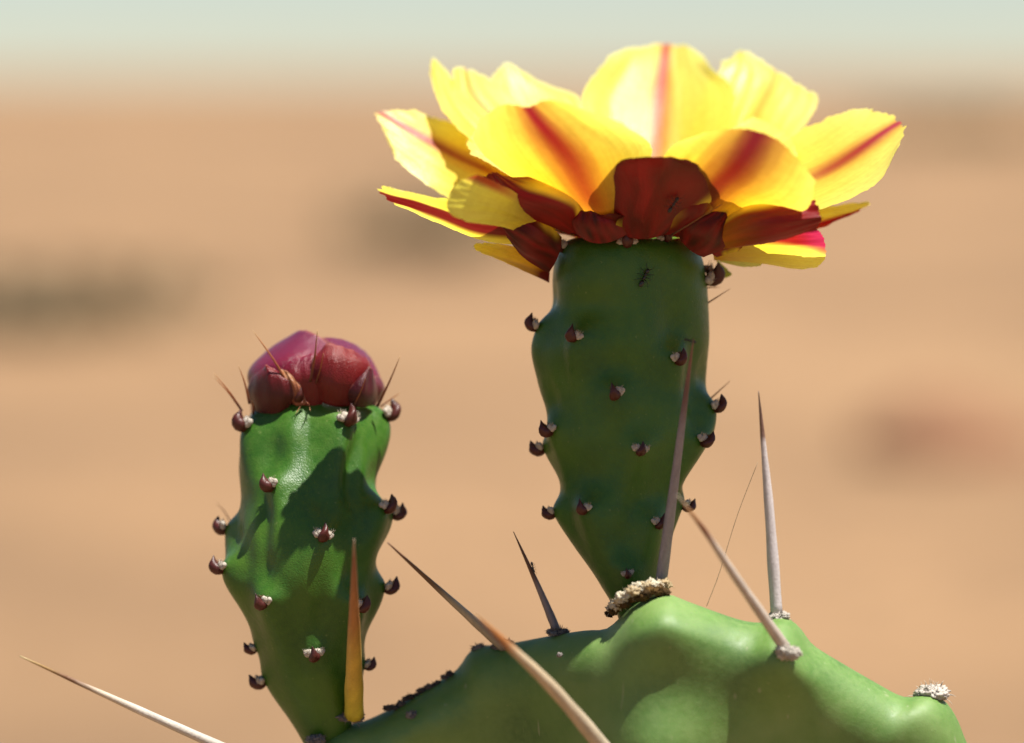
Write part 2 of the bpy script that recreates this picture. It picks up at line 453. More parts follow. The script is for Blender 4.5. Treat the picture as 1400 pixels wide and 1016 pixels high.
def dress(body, parent, th, y, k=1.0, sides=(-1, 1), brist=True, roll=0.0, i=0, tilt=0.0):
    p, R = body.frame(th, y)
    # scales stand up a little rather than along the skin normal
    R = (R @ Matrix.Rotation(tilt, 3, 'X'))
    put(SCALES[i % 3], 'scale', parent, p, R, k, roll)
    for sd in sides: put(WOOLS[sd][i % 2], 'wool_tuft', parent, p, R, k, roll)
    if brist: put(BRIST[i % 3], 'bristle_tuft', parent, p, R, k * 0.9, roll)

def spine(parent, pts, r0, stops, r1=0.35, n=10, m=30, seed=0, name='spine', rough=0.10, mat=None):
    """stops: list of (t, colour); r in px"""
    if parent.name.startswith('pad'): lb_ = left_back(pts[0][0]); pts = [(p[0], p[1], p[2] - 90 + lb_) for p in pts]
    W = [P(*p) for p in pts]
    path = [catmull(W, k * (len(W) - 1) / (m - 1)) for k in range(m)]
    rad = []
    for k in range(m):
        t = k / (m - 1)
        rad.append(lerp(r0, r1, t ** 1.25) * S * (1 + rough * nz(t * 9 + seed, seed)))
    V, F, T = tube(path, rad, n); K = []
    for v, t in zip(V, T):
        tt = t + 0.03 * nz(v.x * 4000 + seed, v.y * 4000, v.z * 1500)
        c = Vector(stops[0][1])
        for (a, ca), (b_, cb) in zip(stops, stops[1:]):
            if tt >= a: c = Vector(ca).lerp(Vector(cb), smooth(a, b_, tt))
        g = 1 + 0.25 * nz(v.x * 6000 + seed, v.y * 6000, v.z * 900)
        K.append(tuple(c * g))
    return mesh_obj(name, V, F, mat or M_SPINE, parent, K)

# ------------------------------------------------------------------ the cactus
root_p = P(870, 1600, 120); root_p.z = 0
cactus = bpy.data.objects.new('prickly_pear_cactus', None); cactus.empty_display_size = 0.05; C.objects.link(cactus); cactus.location = root_p
tag(cactus, 'green prickly pear cactus carrying a yellow and red flower and a red bud', 'cactus')

# ---- upper pad
TOP = [(395,1040),(420,1020),(450,1003),(480,990),(500,985),(530,971),(560,952),(590,936),(618,921),(632,906),(642,891),(662,883),(700,879),(760,868),(800,862),(828,860),(846,846),(866,828),(892,816),(915,813),(942,823),(1000,844),(1030,851),(1047,850),(1062,844),(1080,847),(1096,861),(1112,882),(1150,906),(1200,935),(1230,951),(1247,953),(1262,949),(1278,950),(1296,963),(1310,986),(1323,1018)]
REST = [(1360,1090),(1405,1190),(1430,1320),(1425,1470),(1385,1640),(1310,1830),(1200,2030),(1080,2220),(985,2370),(930,2470),(890,2520),(850,2520),(810,2470),(740,2370),(640,2210),(520,2010),(420,1800),(350,1590),(310,1400),(305,1240),(325,1130),(360,1070)]
def left_back(x): return 155 * (1 - smooth(650, 890, x)) - 55 * (1 - smooth(430, 600, x))
def pad_depth(py, px=900): return -185 + (py - 850) * 0.26 + left_back(px)
class Pad:
    def __init__(s, outline, centre, thick, depth, bumps=()):
        s.c = Vector(centre); s.T = thick; s.depth = depth; s.bumps = bumps
        pts = [Vector((x, y, 0)) for x, y in outline]; n = len(pts)
        s.n = 420
        # closed spline, then evenly spaced along the outline
        raw = []
        for i in range(n):
            q = [pts[(i - 1) % n], pts[i], pts[(i + 1) % n], pts[(i + 2) % n]]
            for k in range(12): raw.append(catmull(q, 1 + k / 12))
        acc = [0]
        for a, b_ in zip(raw, raw[1:] + raw[:1]): acc.append(acc[-1] + (b_ - a).length)
        s.o = []; k = 0
        # finer spacing for the traced top edge
        for i in range(s.n):
            t = i / s.n * acc[-1]
            while acc[k + 1] < t: k += 1
            s.o.append(raw[k].lerp(raw[(k + 1) % len(raw)], (t - acc[k]) / max(1e-9, acc[k + 1] - acc[k])))
        s.sm = []
        for i in range(s.n):
            acc_ = Vector()
            for k in range(-30, 31): acc_ += s.o[(i + k) % s.n]
            s.sm.append(acc_ / 61)
    def height(s, r, x, y, side):
        e = 0.115
        h = s.T * (math.sqrt(max(0, 1 - ((r - (1 - e)) / e) ** 2)) if r > 1 - e else 1.0)
        h += s.T * 0.18 * (1 - r * r)
        if side < 0:
            for (bx, by, sg, A) in s.bumps: h += A * math.exp(-((x - bx) ** 2 + (y - by) ** 2) / sg ** 2) * min(1, (1 - r) * 18)
        h += 2.0 * nz(x * 0.012, y * 0.012, side)
        return h
    def pt(s, i, r, side):
        k = smooth(0.72, 0.97, r)
        q = s.sm[i].lerp(s.o[i], k); c2 = s.c.to_3d() if len(s.c) == 2 else s.c
        q = c2 + (q - c2) * r
        return P(q.x, q.y, s.depth(q.y, q.x) + side * s.height(r, q.x, q.y, side))
    def build(s, name, parent, mat, nr=52):
        rs = [1 - (1 - j / nr) ** 2.1 for j in range(nr + 1)]
        V = []
        for j in range(nr, -1, -1):
            if rs[j] < .02: continue
            V += [s.pt(i, 1 - (1 - rs[j]), -1) for i in range(s.n)]
        rows = len(V) // s.n
        front = V; back = []
        for j in range(nr - 1, -1, -1):
            if rs[j] < .02: continue
            back.append([s.pt(i, rs[j], 1) for i in range(s.n)])
        allrows = [front[k * s.n:(k + 1) * s.n] for k in range(rows)][::-1] + back      # centre front -> rim -> centre back
        VV = [v for r in allrows for v in r]
        F = grid_faces(s.n, len(allrows), True)
        VV.append(sum(allrows[0], Vector()) / s.n); VV.append(sum(allrows[-1], Vector()) / s.n)
        for i in range(s.n):
            F.append((len(VV) - 2, (i + 1) % s.n, i)); q = (len(allrows) - 1) * s.n
            F.append((len(VV) - 1, q + i, q + (i + 1) % s.n))
        o = mesh_obj(name, VV, F, mat, parent)
        bm = bmesh.new(); bm.from_mesh(o.data); bmesh.ops.recalc_face_normals(bm, faces=bm.faces); bm.to_mesh(o.data); bm.free()
        o.data.polygons.foreach_set('use_smooth', [True] * len(o.data.polygons))
        return o
padA = Pad(TOP + REST, (870, 1560), 88, pad_depth, [(1078, 905, 46, 30), (890, 1050, 95, 55), (570, 985, 40, 10), (920, 840, 70, 25)])
pad = padA.build('pad', cactus, M_PAD)
pad['label'] = 'upper pad bearing the flower and the bud'
def plain_pad(name, x0, y0, w_, h_, lean, dshift, seed):
    pts = []
    for k in range(40):
        a = 2 * math.pi * k / 40
        yy = -math.cos(a); ww = w_ * (0.62 + 0.38 * (-yy * 0.5 + 0.5)) if yy > 0 else w_
        pts.append((x0 + math.sin(a) * ww * (1 + 0.03 * nz(a * 3, seed)), y0 + yy * h_ * (1 + .02 * nz(a * 4, seed + 3))))
    p_ = Pad(pts, (x0, y0), 130, lambda py, px: dshift + (py - y0) * lean); p_.n = 420
    return p_.build(name, cactus, M_PAD, 30)
plain_pad('pad', 840, 3340, 680, 960, 0.10, 560, 2.0)
plain_pad('pad', 780, 4900, 560, 900, -0.06, 640, 5.0)

# ---- flowering fruit
FL = [(318,862),(322,800),(330,768),(345,756),(380,748),(420,748),(445,740),(480,729),(520,731),(560,737),(600,745),(640,757),(670,762),(700,765),(730,778),(760,793),(800,816),(835,838),(870,850)]
FR = [(318,864),(322,920),(330,946),(345,962),(380,971),(420,975),(460,976),(500,972),(530,971),(560,977),(590,975),(620,962),(660,942),(700,925),(740,915),(780,908),(800,905),(835,898),(870,890)]
def fdep(y): return -10 - 100 * smooth(500, 860, y)
F_AR = [(741,446),(788,460),(842,538),(757,588),(743,612,'b'),(874,614),(925,490),(955,602),(972,556),(803,696),(764,700),(895,715),(930,690),(858,784),
        (930,440,'b'),(850,470,'b'),(780,520,'b'),(900,570,'b'),(820,640,'b'),(880,720,'b')]
fb = Body(FL, FR, fdep, F_AR, 0.92, 6, 13, [(-0.75, 500, 18, 60, -6), (0.25, 690, 18, 50, -6), (0.95, 520, 22, 70, -7), (-0.1, 610, 22, 60, -5), (-0.35, 440, 26, 90, -7), (0.55, 430, 26, 80, -7), (-0.95, 640, 20, 60, -6), (0.1, 500, 40, 130, 5)])
fruit = fb.build('flowering_fruit', 318.5, 866, cactus, M_FRUIT)
fruit['label'] = 'green tubercled fruit under the open yellow flower'
for i, (th, y) in enumerate(fb.ar):
    side = (-1,) if i in (1, 2, 9) else ((1,) if i in (6, 7, 11, 8) else (-1, 1))
    k = 0.62 if i == 13 else (0.85 if i in (5, 9, 11, 12, 10) else 0.95)
    dress(fb, fruit, th, y, k, side, i not in (5, 9, 13), 0.0, i)
# the ring of scales under the petals
for i, (x, y, k, rl) in enumerate([(764, 338, 0.9, 0.2), (858, 333, 1.0, 0.0), (913, 327, 1.0, 0.25), (978, 378, 1.35, 0.5), (800, 330, .8, 0)]):
    if i == 4: continue
    cx, r = fb.axis(y); th = math.asin(max(-1, min(1, (x - cx) / r)))
    dress(fb, fruit, th, y, k, (-1, 1), True, rl, i)
BR = [(0, (0.10, 0.03, 0.012)), (0.5, (0.28, 0.10, 0.025)), (1, (0.30, 0.12, 0.04))]
for a, b_ in (((768, 318, -95), (759, 270, -130)), ((917, 322, -112), (988, 279, -175)), ((900, 312, -118), (898, 240, -190)), ((962, 418, -8), (998, 395, -14)), ((955, 394, 0), (984, 393, 8)), ((966, 550, 0), (998, 521, -8))):
    spine(fruit, [a, b_], 1.3, BR, .3, 6, 10)

PET = []
def pt(rows, paint, k=1.0, tip=0.0, **kw):
    n_ = len(rows) - 1
    rows = [[(x, y, d * lerp(1, k, i / n_) + tip * (i / n_) ** 2) for (x, y, d) in r] for i, r in enumerate(rows)]
    PET.append(petal(rows, fruit, paint, 1.7 + len(PET) * 2.31, **kw))
Y_FAINT = streak(0.05, 0.10, 0.25, 0.3, 0, 0.3, 0)
# back petals, inner faces towards the camera
pt([[(850,300,70),(885,305,90),(920,300,70)], [(812,210,140),(897,215,175),(985,205,140)], [(797,135,190),(904,135,235),(1005,130,190)], [(830,80,228),(909,88,265),(972,92,228)], [(852,68,250),(880,63,265),(912,60,276),(938,63,265),(962,78,245)]], streak(0.09, 0.22, 0.95, 0.5, 0.0, 0.25, 0.0), k=1.4)
pt([[(900,300,75),(925,302,60),(945,308,40)], [(945,205,185),(1005,215,150),(1055,225,90)], [(968,135,232),(1036,150,200),(1086,187,130)], [(985,92,250),(1055,112,225),(1112,155,165)], [(998,80,255),(1018,70,252),(1060,96,235),(1086,113,215),(1117,130,185)]], streak(0.05, 0.10, 0.22, 0.35, 0.0, 0.45, 0.0, peak=.8), teeth=4.5, k=1.35)
pt([[(820,295,60),(805,300,40),(795,305,20)], [(700,185,130),(675,200,90),(660,205,50)], [(632,125,150),(618,140,110),(606,155,80)], [(612,97,150),(604,93,140),(595,80,130),(590,86,120),(589,100,110)]], Y_FAINT, teeth=3, k=1.4, tip=70)
pt([[(835,290,75),(820,295,60),(810,300,45)], [(740,180,180),(705,190,150),(680,200,110)], [(690,125,210),(650,133,180),(625,145,140)], [(664,107,210),(652,100,205),(637,93,195),(626,92,185),(618,97,170)]], streak(0.10, 0.20, 0.35, 0.5, 0.0, 0.5, 0.0, peak=.7), teeth=3, k=1.4)
pt([[(860,290,85),(845,290,80),(830,295,65)], [(800,190,200),(750,190,190),(710,200,160)], [(792,137,230),(722,137,220),(680,140,190)], [(757,121,235),(724,104,235),(695,87,230),(684,94,220),(672,106,210)]], yellow, teeth=2, k=1.4)
# inner layer, mostly behind the front petals
pt([[(900,300,40),(918,302,20),(930,308,-10)], [(985,190,120),(1030,212,70),(1055,240,20)], [(1030,160,130),(1075,185,80),(1090,215,20)]], yellow, k=1.3)
pt([[(815,300,30),(805,305,0),(800,312,-20)], [(720,205,100),(690,215,50),(680,230,10)], [(660,180,110),(640,190,60),(645,212,10)]], yellow, k=1.3)
pt([[(820,302,-40),(845,310,-70),(870,308,-75)], [(690,215,-60),(780,220,-115),(870,220,-100)], [(648,179,-80),(700,176,-120),(760,177,-150),(820,175,-145),(852,176,-125)]], yellow, teeth=.3)
pt([[(880,308,-75),(905,310,-72),(930,305,-50)], [(905,225,-110),(985,225,-130),(1050,235,-90)], [(940,192,-140),(985,184,-165),(1030,190,-165),(1060,202,-140),(1085,215,-110)]], yellow, teeth=1)
# left and right side petals
pt([[(960,298,20),(968,312,-10),(960,325,-40)], [(1040,218,60),(1058,262,-10),(1060,310,-70)], [(1105,174,70),(1128,232,0),(1135,282,-70)], [(1148,156,60),(1182,196,10),(1200,250,-60)], [(1176,149,50),(1206,153,40),(1229,167,20),(1236,178,0),(1228,204,-30)]], streak(0.13, 0.19, 1.0, 0.5, 0.05, 0.45, 0.5, 0.15), teeth=3.5, k=1.9)
pt([[(800,285,20),(790,308,-20),(785,322,-45)], [(695,213,110),(692,252,50),(680,300,0)], [(642,181,170),(626,221,110),(608,269,60)], [(592,160,190),(574,192,140),(548,222,95)], [(566,150,200),(540,152,180),(514,154,160),(522,172,140),(532,198,120)]], streak(0.13, 0.20, 1.0, 0.85, -0.12, 0.35, 0.4, 0.25), teeth=3.5)
pt([[(950,318,20),(955,324,10),(960,332,0)], [(1050,290,50),(1055,304,30),(1060,318,20)], [(1118,284,60),(1122,297,40),(1122,312,30)], [(1188,276,60),(1184,283,52),(1158,293,40)]], lambda u, v, s: yellow(u, v, s).lerp(RED, smooth(0.1, 0.5, u)), teeth=1.5)
pt([[(755,296,-80),(757,312,-70),(760,335,-50)], [(640,277,-170),(652,302,-135),(672,331,-80)], [(585,268,-205),(592,284,-160),(602,304,-100)], [(534,256,-205),(524,257,-190),(518,262,-165),(530,272,-140),(548,281,-115)]], lambda u, v, s: yellow(u, v, s).lerp(RED.lerp(DEEP, .6), smooth(-0.15, 0.1, u + .1 * nz(v * 9, s)) * (1 - smooth(0.55, 0.8, u))), teeth=2.5)
# front petals
pt([[(925,312,-85),(945,320,-78),(960,326,-60)], [(900,238,-145),(975,258,-165),(1050,292,-130)], [(918,202,-182),(1008,228,-218),(1102,287,-178)], [(948,187,-204),(998,175,-226),(1038,180,-238),(1086,210,-228),(1115,247,-200)]], streak(0.36, 0.46, 1.0, 0.9, 0.0, 0.10, 0.35, 0.55), teeth=1.2, tip=-62)
pt([[(800,302,-80),(830,316,-100),(868,312,-106)], [(700,242,-122),(800,255,-172),(884,238,-142)], [(650,196,-150),(765,195,-222),(890,200,-170)], [(655,165,-168),(688,143,-202),(722,146,-228),(757,137,-240),(850,168,-232)]], streak(0.20, 0.36, 1.0, 0.75, -0.02, 0.12, 0.2, 0.25), teeth=1.2, tip=-62, ripple=.35)
pt([[(960,322,-75),(966,332,-82),(972,342,-70)], [(1010,286,-140),(1015,312,-155),(1015,337,-130)], [(1060,271,-165),(1066,302,-195),(1062,330,-160)], [(1108,276,-185),(1115,274,-195),(1123,295,-204),(1123,302,-198),(1116,314,-185)]], sepal(0.32, 0.0, (0.05, 0.93), deep=.75, edge=.12, base_y=.3), teeth=2, mat=M_SEPAL)
pt([[(966,334,-60),(974,346,-52),(976,356,-20)], [(1030,325,-140),(1036,343,-90),(1032,359,-40)], [(1080,318,-150),(1090,341,-110),(1082,367,-40)], [(1120,313,-160),(1126,325,-140),(1129,343,-110),(1126,358,-75),(1112,367,-45)]], lambda u, v, s: yellow(u, v, s).lerp(RED.lerp(MAG, smooth(.75, 1, v)), smooth(0.55, 0.8, v * .6 - u * .55 + .1)), teeth=1)
pt([[(985,346,-10),(985,352,-14),(984,358,-10)], [(1010,350,-20),(1012,357,-24),(1010,364,-18)], [(1038,352,-26),(1044,358,-28),(1034,365,-24)]], lambda u, v, s: PALE.lerp(GRN, .25), teeth=1)
pt([[(978,352,20),(980,358,20),(982,364,20)], [(988,362,20),(990,368,18),(990,374,20)], [(998,372,20),(1000,376,18),(992,380,20)]], lambda u, v, s: GRN, teeth=.5)
pt([[(762,303,-86),(757,320,-72),(747,328,-50)], [(702,262,-185),(692,290,-178),(690,312,-150)], [(655,238,-245),(628,250,-252),(612,275,-250),(622,297,-240),(650,304,-215)]], lambda u, v, s: yellow(u, v, s).lerp(RED, smooth(-.55, -.85, u) * smooth(.3, .8, v)).lerp(GRN, .15), teeth=.7)
pt([[(800,300,-98),(788,313,-98),(778,320,-90)], [(804,266,-132),(765,286,-155),(735,302,-122)], [(757,243,-152),(712,268,-176),(692,280,-142)], [(690,242,-160),(683,238,-165),(675,236,-168),(667,238,-163),(660,243,-150)]], sepal(0.62, 0.0, (0.05, 0.78), deep=.8, edge=.12), teeth=1.5, mat=M_SEPAL)
pt([[(852,322,-102),(880,327,-112),(910,320,-102)], [(826,292,-122),(887,292,-150),(946,294,-127)], [(813,262,-140),(893,258,-180),(984,266,-150)], [(817,238,-158),(838,232,-185),(896,230,-200),(958,234,-188),(982,246,-166)], [(836,222,-172),(858,217,-196),(898,214,-214),(940,219,-200),(966,231,-180)]], sepal(0.15, 0.13, (0.15, 0.66), (0.22, 0.66), deep=.95, edge=.14), teeth=.8, ripple=.6, tip=-20, mat=M_SEPAL)
pt([[(905,316,-104),(922,320,-104),(936,314,-100)], [(908,292,-134),(945,292,-142),(975,287,-130)], [(922,268,-146),(950,262,-152),(980,272,-145)]], sepal(0.4, 0.2, (0.2, 1.2), (.4, 1.2), deep=.5, edge=.5), teeth=.6)
BRACT = sepal(0, 0, deep=1.0)
pt([[(768,324,-82),(764,348,-80),(750,374,-50)], [(740,298,-112),(726,327,-126),(714,352,-92)], [(712,284,-120),(702,290,-128),(687,302,-128),(688,312,-122),(693,325,-112)]], sepal(0.25, 0, (0.1, 0.55), deep=1, edge=.3), teeth=.6, name='bract', mat=M_SEPAL)
pt([[(754,345,-20),(752,365,-28),(751,387,-15)], [(705,338,-40),(712,352,-54),(719,371,-30)], [(668,332,-45),(648,335,-52),(658,346,-40)]], lambda u, v, s: ORG.lerp(YEL, v).lerp(RED.lerp(DEEP, .7), min(1, smooth(.35, .0, v) + .7 * smooth(.3, .8, u) * (1 - v))), teeth=.8, name='bract')
pt([[(788,320,-100),(820,333,-112),(858,320,-110)], [(783,302,-118),(811,307,-134),(842,299,-124)], [(797,283,-122),(801,276,-126),(805,270,-130),(811,277,-127),(820,284,-124)]], BRACT, teeth=.4, name='bract', mat=M_SEPAL)
pt([[(926,320,-96),(941,340,-96),(962,352,-86)], [(935,302,-118),(962,317,-126),(990,337,-104)], [(972,289,-126),(985,286,-128),(997,283,-130),(995,292,-126),(994,303,-121)]], BRACT, teeth=.4, name='bract', mat=M_SEPAL)
pt([[(965,325,-75),(970,342,-77),(980,352,-65)], [(990,305,-97),(1000,326,-103),(1000,345,-87)], [(1000,310,-100),(1018,328,-102),(1010,343,-92)]], sepal(0, .2, (0, 1), (.3, 1), deep=.8, edge=.3), teeth=.4, name='bract', mat=M_SEPAL)
for k in range(12):  # hidden collar of bracts, added to stop sun leaking onto the fruit
    a = 2 * math.pi * k / 12 + .2; ca, sa = math.cos(a), math.sin(a); rows = []
    big = 1.45 if ca > .55 and sa > -.45 else (0.9 if sa < -.2 else 1.0)
    for (r, z, wd) in ((70, 322, 28), (105 * lerp(1, big, .5), 314, 40), (135 * big, 300, 42), (152 * big, 291, 22)):
        rows.append([(862 + r * ca + wd * sa, z, -5 + r * sa - wd * ca), (862 + r * ca, z + 3, -5 + r * sa), (862 + r * ca - wd * sa, z, -5 + r * sa + wd * ca)])
    pt(rows, sepal(0.2, 0.2, deep=.9), teeth=.5, nu=14, nv=16, name='bract')
# far side petals, out of sight behind, so the flower is whole
for k, az in enumerate((62, 100, 140, 20)):
    a = math.radians(az); ca, sa = math.cos(a), math.sin(a); rows = []
    for (r, z, wd) in ((95, 318, 30), (170, 290, 75), (240, 262, 95), (290, 245, 80), (318, 238, 40)):
        rows.append([(865 + r * ca + wd * sa, z, r * sa - wd * ca), (865 + r * ca, z + 8, r * sa), (865 + r * ca - wd * sa, z, r * sa + wd * ca)])
    pt(rows, streak(.2, .3, .8, .6), teeth=2)
# stamens and stigma
b = Bag(); rnd = random.Random(4)
for k in range(90):
    a = rnd.uniform(0, 6.283); r0 = rnd.uniform(20, 62); r1 = r0 + rnd.uniform(5, 25); top = rnd.uniform(232, 262)
    p0, p1 = P(865 + r0 * math.cos(a), 316, r0 * math.sin(a)), P(865 + r1 * math.cos(a), top, r1 * math.sin(a))
    V, F, T = tube([p0, p0.lerp(p1, .5) + Vector((0, 0, 0.0003)), p1], [1.3 * S, 1.1 * S, .9 * S], 5); b.add(V, F, [(0.8, .66, .16)] * len(V))
    V, F = blob(p1, (3 * S, 3 * S, 4.5 * S), 1); b.add(V, F, [(0.85, .68, .2)] * len(V))
o = mesh_obj('stamens', b.V, b.F, M_WOOL, fruit, b.K); o['kind'] = 'stuff'
V, F, T = tube([P(865, 316, 0), P(866, 270, 0), P(866, 236, 0), P(866, 228, 0)], [9 * S, 8 * S, 11 * S, 4 * S], 12)
mesh_obj('stigma', V, F, M_WOOL, fruit, [(0.62, .68, .28)] * len(V))

# ---- budding fruit
BD = 10
BL = [(538,426),(541,392),(548,358),(560,341),(580,331),(600,325),(640,320),(690,321),(730,315),(765,312),(795,313),(830,325),(870,340),(900,352),(930,363),(960,378),(1000,402),(1040,424),(1060,432)]
BRt = [(538,430),(541,470),(548,500),(560,517),(580,526),(600,529),(640,527),(680,524),(700,527),(740,523),(780,518),(820,514),(860,506),(900,500),(930,496),(970,489),(1000,484),(1040,474),(1060,468)]
BDO = 66
def bdep(y): return 58 - 108 * smooth(500, 830, y)
B_AR = [(374,664),(440,733),(318,722,'b'),(314,776),(366,822),(518,695),(527,702,'b'),(486,826),(520,802),(430,893),(345,885,'b'),(360,930),(504,908),
        (440,640,'b'),(380,700,'b'),(470,770,'b'),(400,820,'b'),(440,900,'b'),(344,582),(472,575),(520,568)]
bb = Body(BL, BRt, bdep, B_AR, 0.92, 6, 16, [(0.62, 640, 14, 55, -14), (-0.05, 610, 26, 50, -10), (-0.62, 700, 14, 70, -10), (0.25, 820, 20, 70, -8), (-0.25, 880, 16, 60, -6), (-0.3, 600, 18, 40, 5), (-0.95, 770, 20, 40, -6)])
budf = bb.build('budding_fruit', 538.5, 1058, cactus, M_FRUIT)
budf['label'] = 'green tubercled fruit topped by a closed red bud'
for i, (th, y) in enumerate(bb.ar):
    side = (-1,) if i in (0, 3, 4) else ((1,) if i in (5, 7, 8) else (-1, 1))
    k = 1.0
    if i in (10, 12): k = .8
    if i >= 18: k = 1.15
    dress(bb, budf, th, y, k, side, i not in (1, 9), 0.0, i)
p_, R_ = bb.frame(-0.18, 548)
put(SCALES[1], 'scale', budf, P(411, 540, -72 + BDO), Matrix.Identity(3) @ Matrix.Rotation(math.pi, 3, 'Z'), 1.15)
put(WOOLS[-1][0], 'wool_tuft', budf, P(418, 545, -74 + BDO), Matrix.Rotation(math.pi, 3, 'Z'), 1.1)
put(WOOLS[1][1], 'wool_tuft', budf, P(404, 548, -72 + BDO), Matrix.Rotation(math.pi, 3, 'Z'), 0.9)
put(BRIST[1], 'bristle_tuft', budf, P(414, 545, -76 + BDO), Matrix.Rotation(math.pi, 3, 'Z'), 0.9)

def bud_skin(base, tip, lo=None):
    def f(u, v, s):
        c = Vector(base).lerp(Vector(tip), smooth(0.45, 1.0, v))
        g = 0.5 + 0.5 * nz(u * 4 + s, v * 5, s)
        c = c.lerp(Vector((0.13, 0.012, 0.02)), 0.3 * g)
        return c.lerp(Vector((0.34, 0.13, 0.10)), 0.6 * smooth(0.965, 1.0, max(abs(u), v)))
    return f
DKR = (0.060, 0.005, 0.005); MDR = (0.150, 0.007, 0.007); PNK = (0.170, 0.010, 0.034); PUR = (0.130, 0.016, 0.046)
def bp(rows, c0, c1, name='sepal', ripple=.8):
    rows = [[(p[0], p[1], p[2] + BDO) for p in r] for r in rows]
    o = petal(rows, budf, bud_skin(c0, c1), 40 + len(budf.children) * 1.7, 30, 34, 0.4, ripple, name, M_BUD, crinkle=.4)
    md = o.modifiers.new('thick', 'SOLIDIFY'); md.thickness = 3.0 * S; md.offset = -1
    return o
# closed inner petals: overlapping magenta lobes
cx, cy = 428, 545
b = Bag()
V, F = ico(4); W_ = []; K = []
for v in V:
    a = math.atan2(v.y, v.x); el = math.asin(max(-1, min(1, v.z)))
    fold = 0.045 * math.sin(3 * a + 2.4 * v.z + 0.6) * math.cos(el) + 0.05 * nz(v.x * 2, v.y * 2, v.z * 2 + 1)
    r = 1 + fold
    W_.append(P(cx + v.x * 85 * r, cy - max(v.z, -.25) * 80 * r, BD + BDO + v.y * 80 * r)); c = Vector(PNK).lerp(Vector(PUR), smooth(0.2, .9, v.z)); K.append(tuple(c))
mesh_obj('bud_core', W_, F, M_BUD, budf, K)
# lobe over the top
bp([[(352,560,-30),(352,555,-52),(368,556,-70)], [(338,512,-20),(356,510,-60),(385,515,-85)], [(362,482,0),(385,484,-58),(425,490,-78)], [(400,456,20),(412,452,-10),(428,455,-30),(445,466,-40),(452,474,-50)]], PNK, PUR)
bp([[(395,556,-75),(420,560,-82),(440,556,-80)], [(385,520,-85),(420,520,-95),(450,515,-95)], [(388,500,-80),(415,492,-85),(452,482,-80)], [(405,488,-76),(425,484,-76),(455,472,-66)]], MDR, PNK)
bp([[(505,555,-40),(512,552,-25),(516,552,0)], [(495,515,-65),(518,520,-30),(521,530,10)], [(470,480,-60),(502,489,-20),(512,505,20)], [(440,462,-30),(462,463,-10),(486,471,10),(498,480,22),(506,492,30)]], PNK, PUR)
bp([[(432,545,-84),(462,556,-90),(492,550,-76)], [(424,515,-92),(465,525,-106),(508,522,-78)], [(426,492,-92),(465,492,-104),(507,500,-76)], [(436,480,-84),(447,470,-86),(462,473,-88),(480,478,-80),(502,490,-66)]], MDR, (0.17, 0.012, 0.010))
bp([[(345,560,-50),(370,568,-78),(395,556,-84)], [(338,535,-52),(367,542,-92),(402,540,-90)], [(345,515,-56),(366,515,-92),(395,520,-92)], [(355,506,-62),(361,502,-72),(364,499,-82),(371,503,-84),(380,508,-86)]], DKR, MDR)
bp([[(474,548,-88),(492,557,-90),(514,551,-58)], [(476,535,-98),(498,540,-100),(516,535,-60)], [(490,518,-98),(502,518,-96),(513,518,-62)], [(503,505,-86),(505,503,-84),(507,502,-82),(508,504,-76),(510,508,-70)]], (0.05, 0.005, 0.008), (0.06, 0.006, 0.010))
bp([[(505,552,-50),(516,550,-28),(522,548,0)], [(512,528,-52),(524,532,-25),(525,536,5)], [(512,514,-40),(520,516,-20),(522,524,0)]], (0.11, 0.016, 0.022), (0.14, 0.035, 0.045))
bp([[(400,552,-82),(408,555,-86),(420,552,-86)], [(385,522,-92),(400,526,-95),(412,530,-92)], [(382,505,-90),(392,508,-92),(404,518,-92)]], (0.30, 0.10, 0.05), (0.42, 0.20, 0.08))
# amber needles of the bud
ND = [(0, (0.09, 0.018, 0.008)), (0.35, (0.26, 0.065, 0.015)), (0.8, (0.40, 0.14, 0.04)), (1, (0.55, 0.35, 0.15))]
for (a, b_, r) in (((398,532,-90),(345,451,-100),2.6), ((424,522,-98),(434,451,-118),2.6), ((432,524,-100),(442,483,-125),1.6), ((341,552,-70),(326,500,-85),2.2), ((331,562,-70),(292,510,-90),1.9), ((329,560,-66),(291,514,-80),1.6),
                   ((516,556,-72),(547,487,-92),2.4), ((520,556,-40),(547,537,-40),1.4), ((483,556,-100),(500,517,-135),1.5), ((314,712,20),(296,688,20),1.2), ((346,566,-60),(344,548,-70),2.4), ((414,548,-90),(404,566,-104),.9), ((418,548,-90),(424,562,-104),.9)):
    mid = tuple((p + q) / 2 + o_ for p, q, o_ in zip(a, b_, (1.5, -1, 0)))
    a, mid, b_ = [(p[0], p[1], p[2] + BDO) for p in (a, mid, b_)]
    spine(budf, [a, mid, b_], r * .8, ND, .3, 7, 14, a[0])

